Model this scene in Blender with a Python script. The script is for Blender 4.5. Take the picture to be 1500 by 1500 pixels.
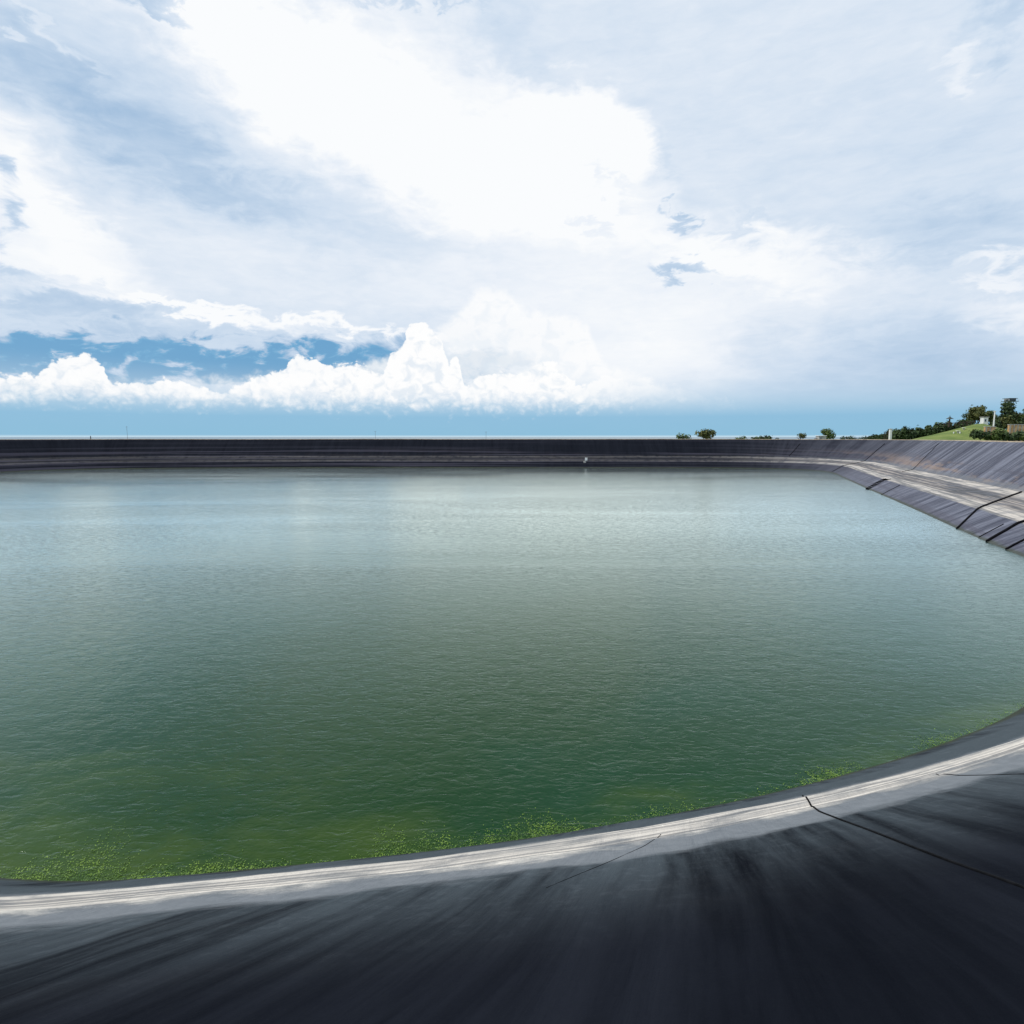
import bpy, bmesh, math, random
from mathutils import Vector, Matrix, noise as mnoise
random.seed(7)
for o in list(bpy.data.objects): bpy.data.objects.remove(o)
S = bpy.context.scene
COL = S.collection
R = math.radians
FPX, HOR = 894.0, 640.0
PITCH = math.atan((750-HOR)/FPX)

# ------------------------------------------------------------- camera
cam = bpy.data.cameras.new('camera'); co = bpy.data.objects.new('camera', cam); COL.objects.link(co)
cam.sensor_width = 36; cam.lens = 36*FPX/1500; cam.clip_start = 0.1; cam.clip_end = 300000
co.location = (0, 0, 0); co.rotation_euler = (math.pi/2-PITCH, 0, 0)
S.camera = co
S.render.resolution_x = 1024; S.render.resolution_y = 1024
S.view_settings.view_transform = 'Standard'; S.view_settings.look = 'None'
S.view_settings.exposure = 0; S.view_settings.gamma = 1
S.cycles.max_bounces = 6

def ray(px, py):
    return Vector((px-750, FPX*math.cos(PITCH)+(750-py)*math.sin(PITCH), -FPX*math.sin(PITCH)+(750-py)*math.cos(PITCH)))
def at(px, py, Y):
    d = ray(px, py); return d*(Y/d.y)
def azel(px, py):
    d = ray(px, py).normalized(); return math.degrees(math.atan2(d.x, d.y)), math.degrees(math.asin(d.z))
def srgb(r, g, b):
    f = lambda c: (c/255/12.92) if c <= 10 else ((c/255+.055)/1.055)**2.4
    return (f(r), f(g), f(b), 1)

# ------------------------------------------------------------- node helper
class NT:
    def __init__(s, tree): s.t = tree; s.n = tree.nodes; s.l = tree.links
    def put(s, sock, v):
        if v is None: return
        if hasattr(v, 'is_output'): s.l.new(v, sock)
        else: sock.default_value = v
    def math(s, op, a, b=None, c=None, clamp=False):
        n = s.n.new('ShaderNodeMath'); n.operation = op; n.use_clamp = clamp
        s.put(n.inputs[0], a); s.put(n.inputs[1], b)
        if c is not None: s.put(n.inputs[2], c)
        return n.outputs[0]
    def vmath(s, op, a, b=None, out=0):
        n = s.n.new('ShaderNodeVectorMath'); n.operation = op
        s.put(n.inputs[0], a); s.put(n.inputs[1], b)
        return n.outputs[out]
    def sep(s, v):
        n = s.n.new('ShaderNodeSeparateXYZ'); s.put(n.inputs[0], v); return n.outputs
    def comb(s, x=0., y=0., z=0.):
        n = s.n.new('ShaderNodeCombineXYZ')
        s.put(n.inputs[0], x); s.put(n.inputs[1], y); s.put(n.inputs[2], z); return n.outputs[0]
    def noise(s, v, scale, detail=4., rough=.55, dist=0., col=False):
        n = s.n.new('ShaderNodeTexNoise'); s.put(n.inputs['Vector'], v)
        n.inputs['Scale'].default_value = scale; n.inputs['Detail'].default_value = detail
        n.inputs['Roughness'].default_value = rough; n.inputs['Distortion'].default_value = dist
        return n.outputs[1 if col else 0]
    def ss(s, v, a, b, lo=0., hi=1.):
        n = s.n.new('ShaderNodeMapRange'); n.interpolation_type = 'SMOOTHSTEP'
        s.put(n.inputs[0], v); s.put(n.inputs[1], a); s.put(n.inputs[2], b); s.put(n.inputs[3], lo); s.put(n.inputs[4], hi)
        return n.outputs[0]
    def lin(s, v, a, b, lo=0., hi=1.):
        n = s.n.new('ShaderNodeMapRange'); s.put(n.inputs[0], v); s.put(n.inputs[1], a); s.put(n.inputs[2], b); s.put(n.inputs[3], lo); s.put(n.inputs[4], hi)
        return n.outputs[0]
    def mix(s, f, a, b):
        n = s.n.new('ShaderNodeMix'); n.data_type = 'RGBA'
        s.put(n.inputs[0], f); s.put(n.inputs[6], a); s.put(n.inputs[7], b); return n.outputs[2]
    def ramp(s, f, stops):
        n = s.n.new('ShaderNodeValToRGB'); e = n.color_ramp.elements
        while len(e) < len(stops): e.new(.5)
        for i, (p, c) in enumerate(stops): e[i].position = p; e[i].color = c
        s.put(n.inputs[0], f); return n.outputs[0]
    def curve(s, f, pts):
        n = s.n.new('ShaderNodeFloatCurve'); c = n.mapping.curves[0]
        while len(c.points) < len(pts): c.points.new(.5, .5)
        for i, (x, y) in enumerate(pts): c.points[i].location = (x, y); c.points[i].handle_type = 'VECTOR'
        n.mapping.update(); s.put(n.inputs['Value'], f); return n.outputs[0]
    def attr(s, name):
        n = s.n.new('ShaderNodeAttribute'); n.attribute_name = name; return n.outputs['Fac']
    def uv(s, name):
        n = s.n.new('ShaderNodeUVMap'); n.uv_map = name; return n.outputs[0]

# ------------------------------------------------------------- sky
SUN_AZ, SUN_EL = -90.0, 52.0      # degrees; azimuth from +Y, negative = left
W = bpy.data.worlds.new("World"); S.world = W; W.use_nodes = True
def build_sky():
    t = NT(W.node_tree); t.n.clear()
    tc = t.n.new('ShaderNodeTexCoord').outputs['Generated']
    x, y, z = t.sep(tc)
    az = t.math('MULTIPLY', t.math('ARCTAN2', x, y), 57.2958)
    el = t.math('MULTIPLY', t.math('ARCSINE', z), 57.2958)
    P = t.comb(az, t.math('MULTIPLY', el, 1.0), 0.)
    # warp of the cloud outlines
    Pn = t.comb(t.math('MULTIPLY', az, .05), t.math('MULTIPLY', el, .10), 0.)
    w1 = t.vmath('SUBTRACT', t.noise(Pn, 1.6, 5, .55, 0, True), (.5, .5, .5))
    n = t.n.new('ShaderNodeVectorMath'); n.operation = 'SCALE'; t.l.new(w1, n.inputs[0]); n.inputs['Scale'].default_value = 8.0
    w2 = t.vmath('SUBTRACT', t.noise(Pn, 6.5, 5, .6, .4, True), (.5, .5, .5))
    n2 = t.n.new('ShaderNodeVectorMath'); n2.operation = 'SCALE'; t.l.new(w2, n2.inputs[0]); n2.inputs['Scale'].default_value = 6.0
    P2 = t.vmath('ADD', t.vmath('ADD', P, n.outputs[0]), n2.outputs[0])
    def blob(cx, cy, rx, ry, rot, amp, soft=1.0):
        a0, e0 = azel(cx, cy)
        ra = abs(azel(cx+rx, cy)[0]-azel(cx-rx, cy)[0])/2; re = abs(azel(cx, cy+ry)[1]-azel(cx, cy-ry)[1])/2
        m = t.n.new('ShaderNodeMapping'); m.vector_type = 'TEXTURE'; t.l.new(P2, m.inputs[0])
        m.inputs['Location'].default_value = (a0, e0, 0); m.inputs['Rotation'].default_value = (0, 0, R(-rot)); m.inputs['Scale'].default_value = (ra, re, 1e6)
        L = t.vmath('LENGTH', m.outputs[0], None, 1)
        return t.ss(L, 1+.75*soft, 1-.75*soft, 0., amp)
    blobs = [
        # white masses
        (400, 70, 230, 80, 20, .42), (620, 180, 270, 110, 20, .34), (860, 195, 95, 75, 15, .42, .5), (760, 290, 230, 70, 12, .16),
        (70, 300, 170, 42, 33, .34), (80, 385, 230, 34, 22, .26), (380, 380, 200, 60, 10, .08), (1120, 370, 150, 32, 14, .22, .8),
        (720, 430, 160, 40, 0, .10), (980, 330, 160, 50, 14, .16), (1450, 405, 60, 12, 5, .26), (1465, 465, 75, 26, 5, .20), (1390, 85, 26, 16, 20, .16),
        (1100, 120, 330, 140, 0, .03), (950, 440, 260, 60, 5, .14), (900, 560, 240, 50, 0, .16), (50, 30, 90, 10, 35, .14),
        (420, 480, 230, 9, 4, .34, .9), (260, 458, 180, 8, 10, .26, .9), (95, 404, 60, 6, 12, .2),
        # greyer patches
        (230, 195, 220, 80, 28, -.17), (350, 265, 170, 36, 18, -.10), (60, 120, 130, 60, 35, -.16), (520, 300, 120, 30, 8, -.06),
        (1010, 386, 46, 13, 3, -.42, .6), (1000, 297, 26, 8, 5, -.36, .7), (860, 262, 56, 12, 20, -.26, .7), (865, 320, 36, 10, 25, -.2, .8), (1090, 315, 60, 9, 5, -.12),
        (1420, 350, 160, 50, 10, -.17), (1300, 560, 280, 80, 0, -.14), (1340, 500, 160, 60, 0, -.05), (1490, 10, 80, 30, 0, -.16),
        (90, 410, 120, 13, 12, -.34, .7), (170, 470, 230, 24, 6, -.24), (960, 205, 40, 16, 45, -.12), (740, 60, 45, 60, 0, -.12),
        # blue openings
        (270, 530, 300, 20, 1, -.60, .8), (600, 535, 180, 22, 0, -.38, .8), (1200, 110, 420, 200, 0, -.04), (960, 520, 150, 90, 0, .14), (1350, 230, 200, 120, 0, -.05), (0, 290, 20, 26, 0, -.42, .95), (235, 8, 60, 20, 10, -.42, .6), (600, 0, 80, 8, 0, -.22), (20, 500, 110, 24, 0, -.2),
        (700, 545, 90, 20, 0, -.4), (1110, 510, 50, 50, 10, -.10),
    ]
    f = None
    for b in blobs:
        g = blob(*b); f = g if f is None else t.math('ADD', f, g)
    # fine wisps
    Pw = t.comb(t.math('MULTIPLY', az, .05), t.math('MULTIPLY', el, .17), 0.)
    nz = t.math('SUBTRACT', t.noise(Pw, 2.4, 6, .56, .5), .5)
    nz2 = t.math('SUBTRACT', t.noise(Pw, 9.0, 4, .6, .6), .5)
    f = t.math('ADD', t.math('ADD', f, .66), t.math('MULTIPLY', nz, .25))
    f = t.math('ADD', f, t.math('MULTIPLY', nz2, .17))
    # less veil towards the horizon
    f = t.math('SUBTRACT', f, t.ss(el, 9., 0., 0., .22))
    cloudcol = t.ramp(f, [(0, srgb(92, 158, 207)), (.10, srgb(104, 168, 213)), (.30, srgb(166, 194, 223)), (.56, srgb(208, 223, 240)), (.82, srgb(236, 242, 250)), (1., srgb(250, 252, 254))])
    # nishita air tints the clear openings
    sk = t.n.new('ShaderNodeTexSky'); sk.sky_type = 'NISHITA'; sk.sun_disc = False
    sk.sun_elevation = R(SUN_EL); sk.sun_rotation = R(SUN_AZ); sk.air_density = 1.2; sk.dust_density = .6
    # colours are written for strength 0.1, hence x10
    def x10(c, k=10.):
        n = t.n.new('ShaderNodeVectorMath'); n.operation = 'SCALE'; t.put(n.inputs[0], c); n.inputs['Scale'].default_value = k; return n.outputs[0]
    base = t.mix(t.ss(f, .5, .0, 0., .18), x10(cloudcol), sk.outputs[0])
    # horizon band
    hz = t.ramp(t.lin(el, 0., 6.), [(0, srgb(196, 222, 236)), (.010, srgb(190, 218, 234)), (.03, srgb(140, 190, 218)), (.30, srgb(142, 190, 220)), (.5, srgb(172, 205, 228)), (.7, srgb(190, 214, 234)), (1, srgb(205, 222, 238))])
    hzn = t.math('MULTIPLY', t.ss(el, 6.5, 1.6, 0., 1.), .95)
    base = t.mix(hzn, base, x10(hz))
    # cumulus rows: top outline as a function of azimuth, billowed by noise
    def row(tops, basey, basefade, amp, nscale, col, seed, strength=1.0, edge=.25, fade=(60, 61, 0.)):
        lo, hi = -46., 46.
        pts = []
        for px, py in tops:
            a, e = azel(px, py); pts.append(((a-lo)/(hi-lo), e/20.))
        top = t.math('MULTIPLY', t.curve(t.lin(az, lo, hi), pts), 20.)
        Pc = t.comb(t.math('MULTIPLY', az, .1), t.math('MULTIPLY', el, .115), seed)
        b1 = t.math('ABSOLUTE', t.math('SUBTRACT', t.noise(Pc, nscale*.8, 4, .55, .2), .5))
        nn = t.math('ADD', t.math('MULTIPLY', t.math('SUBTRACT', t.noise(Pc, nscale, 5, .56, .2), .5), 1.3), t.math('SUBTRACT', t.math('MULTIPLY', b1, 3.2), .35))
        d = t.math('SUBTRACT', t.math('ADD', top, t.math('MULTIPLY', nn, amp)), el)
        a = t.ss(d, -edge*.3, edge)
        e0 = azel(750, basey)[1]; e1 = azel(750, basey-basefade)[1]
        bb = t.ss(t.math('ADD', el, t.math('MULTIPLY', nn, 1.6)), e0, e1)
        a = t.math('MULTIPLY', t.math('MULTIPLY', a, bb), strength)
        # inner shading: soft blue-grey hollows, towards the base
        shn = t.noise(Pc, nscale*1.1, 4, .52, .6)
        dd = t.ss(d, .2, 4.5)
        sh = t.math('MULTIPLY', t.ss(t.math('ADD', shn, t.math('MULTIPLY', dd, .16)), .52, .76), .5)
        c = t.mix(sh, srgb(255, 255, 255), col)
        a = t.math('MULTIPLY', a, t.ss(az, fade[1], fade[0], fade[2], 1.))
        return a, x10(c)
    a, c = row([(-80, 560), (480, 540), (560, 520), (640, 480), (685, 440), (705, 412), (745, 422), (770, 450), (830, 456), (860, 470), (880, 520), (980, 560), (1060, 600), (1580, 640)], 600, 60, .75, 7., srgb(232, 240, 248), 3.1, .75, .8)
    base = t.mix(a, base, c)
    a, c = row([(-80, 540), (55, 548), (75, 524), (110, 516), (145, 522), (160, 560), (200, 557), (250, 552), (325, 572), (350, 560), (380, 546), (418, 542), (425, 522), (450, 520), (480, 532), (520, 530), (562, 550), (570, 512), (590, 505), (600, 474), (625, 470), (650, 498), (668, 512), (655, 540), (682, 566), (700, 545), (765, 542), (785, 526), (815, 528), (845, 566), (880, 548), (930, 560), (1000, 566), (1080, 590), (1200, 612), (1290, 640), (1580, 660)][:40], 612, 40, .85, 9., srgb(206, 222, 238), 7.7, .97, .22, (4., 16., .12))
    base = t.mix(a, base, c)
    bg = t.n.new('ShaderNodeBackground'); t.put(bg.inputs[0], base); bg.inputs[1].default_value = .1
    out = t.n.new('ShaderNodeOutputWorld'); t.l.new(bg.outputs[0], out.inputs[0])
build_sky()
sun = bpy.data.lights.new('sun', 'SUN'); so = bpy.data.objects.new('sun', sun); COL.objects.link(so)
sun.energy = 2.6; sun.angle = R(3.0); sun.color = (1, .955, .88)
sd = Vector((math.sin(R(SUN_AZ))*math.cos(R(SUN_EL)), math.cos(R(SUN_AZ))*math.cos(R(SUN_EL)), math.sin(R(SUN_EL))))
so.rotation_euler = sd.to_track_quat('Z', 'Y').to_euler(); so.location = sd*50

# ------------------------------------------------------------- materials
def mat(name, rough=.6, spec=.5):
    m = bpy.data.materials.new(name); m.use_nodes = True; t = NT(m.node_tree)
    b = m.node_tree.nodes['Principled BSDF']; b.inputs['Roughness'].default_value = rough; b.inputs['Specular IOR Level'].default_value = spec
    return m, t, b
def simple(name, c1, c2, scale=3., rough=.7, bump=0., spec=.4):
    m, t, b = mat(name, rough, spec)
    tc = t.n.new('ShaderNodeTexCoord').outputs['Object']
    nz = t.noise(tc, scale, 5, .6)
    t.put(b.inputs['Base Color'], t.mix(t.ss(nz, .35, .65), (*c1, 1), (*c2, 1)))
    if bump:
        bp = t.n.new('ShaderNodeBump'); bp.inputs['Strength'].default_value = .6; bp.inputs['Distance'].default_value = bump
        t.put(bp.inputs['Height'], nz); t.put(b.inputs['Normal'], bp.outputs[0])
    return m
def make_liner():
    m, t, b = mat('liner_sheet', .5, .0)
    u, v, _ = t.sep(t.uv('UVMap')); w, vm, _ = t.sep(t.uv('flow')); dust = t.attr('dust'); near = t.attr('near')
    # folds and dust streaks running down the slope
    st = t.noise(t.comb(w, t.math('MULTIPLY', vm, .06), 0.), .55, 5, .6, .1)
    st2 = t.noise(t.comb(w, t.math('MULTIPLY', vm, .10), 5.), 2.6, 5, .6, .3)
    big = t.noise(t.comb(t.math('MULTIPLY', u, .04), vm, 2.), .35, 4, .6, .3)
    grain = t.noise(t.comb(u, vm, 0.), 3.0, 7, .68, .2)
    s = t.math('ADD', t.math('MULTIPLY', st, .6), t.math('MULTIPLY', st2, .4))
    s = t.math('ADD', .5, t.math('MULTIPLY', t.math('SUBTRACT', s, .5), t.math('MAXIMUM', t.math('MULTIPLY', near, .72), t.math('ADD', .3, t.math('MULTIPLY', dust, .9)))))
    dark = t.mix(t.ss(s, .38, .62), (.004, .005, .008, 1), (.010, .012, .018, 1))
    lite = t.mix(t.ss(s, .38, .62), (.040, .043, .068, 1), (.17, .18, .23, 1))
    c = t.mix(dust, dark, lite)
    # near slope's shading painted in, darkening away from the berm; silt coat below it
    shade_silt = t.math('MULTIPLY', t.math('MULTIPLY', t.ss(v, 2.50, 2.05), t.ss(s, .36, .60)), near)
    shade_silt = t.math('MAXIMUM', shade_silt, t.math('MULTIPLY', near, t.math('MULTIPLY', t.ss(v, .15, .5, 0., .9), t.math('LESS_THAN', v, 1.02))))
    c = t.mix(t.math('MULTIPLY', shade_silt, .8), c, (.085, .105, .12, 1))
    c = t.mix(t.math('MULTIPLY', t.ss(grain, .50, .66), t.math('ADD', t.math('MULTIPLY', shade_silt, .3), t.math('MULTIPLY', dust, .25))), c, (.12, .14, .16, 1))
    # faint old water levels running along the sheet
    lv = t.noise(t.comb(t.math('MULTIPLY', u, .012), t.math('MULTIPLY', vm, .9), 21.), 1., 4, .6, .1)
    lva = t.math('MULTIPLY', t.math('SUBTRACT', 1., near), t.math('MULTIPLY', t.ss(lv, .48, .60), t.ss(v, 2.6, 2.25, .12, .55)))
    c = t.mix(lva, c, (.062, .060, .082, 1))
    # fine scuffs and dried splash marks on the near sheet
    sc = t.noise(t.comb(t.math('MULTIPLY', w, 9.), t.math('MULTIPLY', vm, 1.6), 11.), 1., 5, .7, .4)
    sc2 = t.noise(t.comb(u, t.math('MULTIPLY', vm, 3.5), 6.), 2.2, 6, .7, .3)
    c = t.mix(t.math('MULTIPLY', near, t.math('MULTIPLY', t.math('ADD', t.ss(sc, .50, .70), t.ss(sc2, .54, .72)), t.ss(v, 2.45, 2.08, .0, .14))), c, (.11, .13, .145, 1))
    # brown silt patches low on the upper slope of the dusty bank
    br = t.math('MULTIPLY', t.math('MULTIPLY', t.ss(v, 1.95, 2.1), t.ss(v, 2.55, 2.15)), t.math('MULTIPLY', dust, t.ss(t.math('ADD', t.math('MULTIPLY', big, .55), t.math('MULTIPLY', t.noise(t.comb(t.math('MULTIPLY', u, .25), t.math('MULTIPLY', vm, .8), 3.), 1., 5, .65), .45)), .47, .60, 0., .75)))
    c = t.mix(br, c, (.26, .19, .15, 1))
    # pale, ragged skirt of dried silt just above the berm
    rag = t.math('ADD', v, t.math('MULTIPLY', t.math('SUBTRACT', t.noise(t.comb(t.math('MULTIPLY', u, .35), vm, 9.), 1.4, 6, .65), .5), .16))
    skirt = t.math('MULTIPLY', t.ss(rag, 2.13, 2.07), t.ss(v, .92, 1.0))
    c = t.mix(t.math('MULTIPLY', skirt, t.math('MAXIMUM', near, t.math('MULTIPLY', dust, .5))), c, t.mix(grain, (.11, .125, .14, 1), (.24, .255, .275, 1)))
    # berm: sand washed into long stripes
    lg = t.noise(t.comb(t.math('MULTIPLY', u, .035), t.math('MULTIPLY', v, 11.), 1.), 1.0, 5, .6, .15)
    lg2 = t.noise(t.comb(t.math('MULTIPLY', u, .15), t.math('MULTIPLY', v, 30.), 4.), 1.0, 4, .6, .1)
    sand = t.math('ADD', t.math('MULTIPLY', lg, .65), t.math('MULTIPLY', lg2, .35))
    sandc = t.mix(t.ss(sand, .42, .56), (.30, .29, .28, 1), (.74, .69, .62, 1))
    edges = t.math('ADD', t.ss(t.math('ABSOLUTE', t.math('SUBTRACT', v, 1.12)), .20, .04), t.ss(t.math('ABSOLUTE', t.math('SUBTRACT', v, 1.86)), .22, .05), clamp=True)
    edges = t.math('MULTIPLY', edges, t.math('SUBTRACT', 1., t.math('MULTIPLY', dust, .55)))
    edges = t.math('MAXIMUM', edges, near)
    bm = t.math('MULTIPLY', t.ss(rag, 2.03, 1.98), t.ss(rag, .96, 1.0))
    mid = t.mix(t.ss(sand, .44, .6), (.09, .092, .10, 1), (.36, .32, .29, 1))
    blot = t.noise(t.comb(t.math('MULTIPLY', u, .5), t.math('MULTIPLY', v, 2.), 8.), 1., 6, .65, .4)
    amt = t.math('MULTIPLY', t.math('MULTIPLY', bm, t.attr('sand')), t.ss(blot, .34, .55, .30, 1.))
    c = t.mix(amt, c, t.mix(edges, mid, sandc))
    # wet, algae-stained waterline
    wet = t.math('MULTIPLY', t.ss(rag, .16, .04), .8)
    c = t.mix(wet, c, t.mix(grain, (.03, .05, .02, 1), (.06, .055, .05, 1)))
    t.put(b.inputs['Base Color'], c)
    t.put(b.inputs['Specular IOR Level'], t.math('MULTIPLY', dust, .12))
    t.put(b.inputs['Roughness'], t.math('ADD', t.math('MULTIPLY', t.ss(grain, .3, .7), .2), t.lin(amt, 0., 1., .5, .8)))
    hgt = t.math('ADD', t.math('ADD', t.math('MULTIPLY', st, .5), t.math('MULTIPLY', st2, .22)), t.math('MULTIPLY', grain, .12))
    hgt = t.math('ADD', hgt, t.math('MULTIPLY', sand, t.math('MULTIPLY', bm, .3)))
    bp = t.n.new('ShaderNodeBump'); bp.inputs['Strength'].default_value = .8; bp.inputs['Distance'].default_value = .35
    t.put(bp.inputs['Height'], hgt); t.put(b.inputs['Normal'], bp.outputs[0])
    return m
def make_water():
    m, t, b = mat('pond_water', .06, .5); b.inputs['IOR'].default_value = 1.55
    g = t.n.new('ShaderNodeNewGeometry').outputs['Position']
    shore = t.attr('shore')
    big = t.noise(g, .035, 4, .55, .6)
    gx, gy, _ = t.sep(g)
    pat = t.noise(t.comb(gx, t.math('MULTIPLY', gy, 1.6), 0.), .22, 5, .6, .5)
    c = t.mix(t.ss(big, .38, .62), (.003, .032, .004, 1), (.002, .040, .016, 1))
    al = t.ss(t.math('ADD', shore, t.math('MULTIPLY', t.math('SUBTRACT', pat, .5), 1.1)), .35, 1.0, 0., .85)
    c = t.mix(al, c, (.048, .082, .007, 1))
    t.put(b.inputs['Base Color'], c)
    r1 = t.noise(t.comb(t.math('MULTIPLY', gx, .42), gy, 0.), 4.0, 3, .6, .6)
    rr_ = t.math('SUBTRACT', .5, t.math('ABSOLUTE', t.math('SUBTRACT', r1, .5)))
    r1 = t.math('ADD', t.math('MULTIPLY', r1, .6), t.math('MULTIPLY', rr_, .4))
    r2 = t.noise(t.comb(t.math('ADD', t.math('MULTIPLY', gx, .8), t.math('MULTIPLY', gy, .5)), t.math('SUBTRACT', gy, t.math('MULTIPLY', gx, .35)), 3.), 1.1, 3, .5, .3)
    r3 = t.noise(t.comb(t.math('MULTIPLY', gx, .7), gy, 7.), 8., 2, .5, .2)
    calm = t.noise(t.comb(t.math('MULTIPLY', gx, .3), gy, 0.), .05, 3, .5, .8)
    h = t.math('ADD', t.math('ADD', t.math('MULTIPLY', r1, .8), t.math('MULTIPLY', r2, .6)), t.math('MULTIPLY', r3, .15))
    h = t.math('MULTIPLY', h, t.ss(calm, .3, .65, .45, 1.25))
    bp = t.n.new('ShaderNodeBump'); bp.inputs['Strength'].default_value = 1.; bp.inputs['Distance'].default_value = .085
    t.put(bp.inputs['Height'], h); t.put(b.inputs['Normal'], bp.outputs[0])
    # Fresnel of the rippled surface: part from the mean plane, part from the facets
    b.inputs['Specular IOR Level'].default_value = 0.; b.inputs['Roughness'].default_value = 1.
    gl = t.n.new('ShaderNodeBsdfGlossy'); gl.inputs['Roughness'].default_value = .14; gl.inputs['Color'].default_value = (.88, 1, .955, 1)
    b2 = t.n.new('ShaderNodeBump'); b2.inputs['Strength'].default_value = 1.; b2.inputs['Distance'].default_value = .055; t.put(b2.inputs['Height'], h); t.put(gl.inputs['Normal'], b2.outputs[0])
    f0 = t.n.new('ShaderNodeFresnel'); f0.inputs['IOR'].default_value = 1.33
    f1 = t.n.new('ShaderNodeFresnel'); f1.inputs['IOR'].default_value = 1.36; t.put(f1.inputs['Normal'], bp.outputs[0])
    fr = t.math('MULTIPLY', t.math('POWER', t.math('ADD', t.math('MULTIPLY', f0.outputs[0], .5), t.math('MULTIPLY', f1.outputs[0], .5)), 1.5), 2.9, clamp=True)
    mx = t.n.new('ShaderNodeMixShader'); t.put(mx.inputs[0], fr); t.l.new(b.outputs[0], mx.inputs[1]); t.l.new(gl.outputs[0], mx.inputs[2])
    t.l.new(mx.outputs[0], m.node_tree.nodes['Material Output'].inputs[0])
    return m
M = dict(
    liner=make_liner(), water=make_water(),
    path=simple('path_gravel', (.22, .17, .11), (.42, .34, .24), .8, .9, .03),
    ground=simple('dry_grass_ground', (.05, .075, .025), (.11, .11, .05), .03, .95),
    sea=simple('sea_water', (.10, .17, .22), (.12, .20, .25), .0005, .35),
    lawn=simple('lawn_grass', (.09, .14, .025), (.17, .21, .05), .12, .95, .05),
    black=simple('black_plastic', (.002, .002, .003), (.006, .006, .008), 4., .7, 0, .05),
    rope=simple('rope', (.005, .005, .005), (.015, .014, .012), 8., .9, 0, .05),
    bark=simple('bark', (.05, .035, .022), (.11, .08, .055), 6., .9, .03),
    leaf_dark=simple('leaf_dark', (.015, .035, .012), (.05, .085, .02), .9, .7),
    leaf_mid=simple('leaf_mid', (.03, .065, .012), (.10, .14, .03), .9, .7),
    leaf_warm=simple('leaf_warm', (.045, .065, .015), (.12, .125, .03), .8, .7),
    algae=simple('algae_green', (.05, .12, .012), (.18, .30, .035), 2., .6),
    white=simple('white_paint', (.70, .72, .74), (.82, .82, .80), 2., .5),
    concrete=simple('concrete', (.30, .30, .29), (.46, .45, .43), 1.5, .85),
    wall_earth=simple('earth_wall', (.40, .22, .09), (.60, .42, .24), .6, .9),
    roof=simple('roof_dark', (.03, .045, .045), (.07, .085, .08), 1., .6),
    wood=simple('dark_wood', (.03, .022, .018), (.08, .055, .04), 3., .8),
    steel=simple('grey_steel', (.16, .17, .18), (.28, .29, .30), 4., .45),
    glass=simple('window_glass', (.02, .03, .035), (.04, .05, .06), 1., .08, 0, .8),
    orange=simple('orange_flowers', (.45, .14, .03), (.60, .30, .06), 3., .8),
)

# ------------------------------------------------------------- object helpers
def tag(o, label=None, cat=None, group=None, kind=None):
    if label: o['label'] = label
    if cat: o['category'] = cat
    if group: o['group'] = group
    if kind: o['kind'] = kind
    return o
def link(name, me, material, parent=None, loc=None):
    o = bpy.data.objects.new(name, me); COL.objects.link(o)
    if material: me.materials.append(material)
    if parent: o.parent = parent
    if loc is not None: o.location = loc
    return o
def obj(name, bm, material, parent=None, loc=None, smooth=False):
    me = bpy.data.meshes.new(name); bmesh.ops.recalc_face_normals(bm, faces=bm.faces); bm.to_mesh(me); bm.free()
    if smooth:
        for p in me.polygons: p.use_smooth = True
    return link(name, me, material, parent, loc)
def empty(name, loc, rz=0):
    o = bpy.data.objects.new(name, None); COL.objects.link(o); o.location = loc; o.rotation_euler.z = rz; return o
def box(bm, x0, x1, y0, y1, z0, z1, bev=0):
    r = bmesh.ops.create_cube(bm, size=1)
    bmesh.ops.scale(bm, vec=(x1-x0, y1-y0, z1-z0), verts=r['verts'])
    bmesh.ops.translate(bm, vec=((x0+x1)/2, (y0+y1)/2, (z0+z1)/2), verts=r['verts'])
    if bev:
        es = list({e for v in r['verts'] for e in v.link_edges})
        bmesh.ops.bevel(bm, geom=es, offset=bev, segments=1, affect='EDGES')
    return bm
def tube(bm, pts, rad, n=8, cap=True):
    pts = [Vector(p) for p in pts]; rings = []
    rs = rad if isinstance(rad, (list, tuple)) else [rad]*len(pts)
    for i, p in enumerate(pts):
        d = (pts[min(i+1, len(pts)-1)]-pts[max(i-1, 0)]).normalized()
        a = d.orthogonal().normalized() if abs(d.z) > .9 else d.cross(Vector((0, 0, 1))).normalized()
        c = d.cross(a)
        rings.append([bm.verts.new(p+(a*math.cos(k*2*math.pi/n)+c*math.sin(k*2*math.pi/n))*rs[i]) for k in range(n)])
    for a, b in zip(rings, rings[1:]):
        for k in range(n): bm.faces.new((a[k], a[(k+1) % n], b[(k+1) % n], b[k]))
    if cap: bm.faces.new(rings[0]); bm.faces.new(rings[-1][::-1])
    return bm

# ------------------------------------------------------------- the reservoir
WZ = -10.0
def unp(px, py, z):
    d = ray(px, py); return d*(z/d.z)
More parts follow.
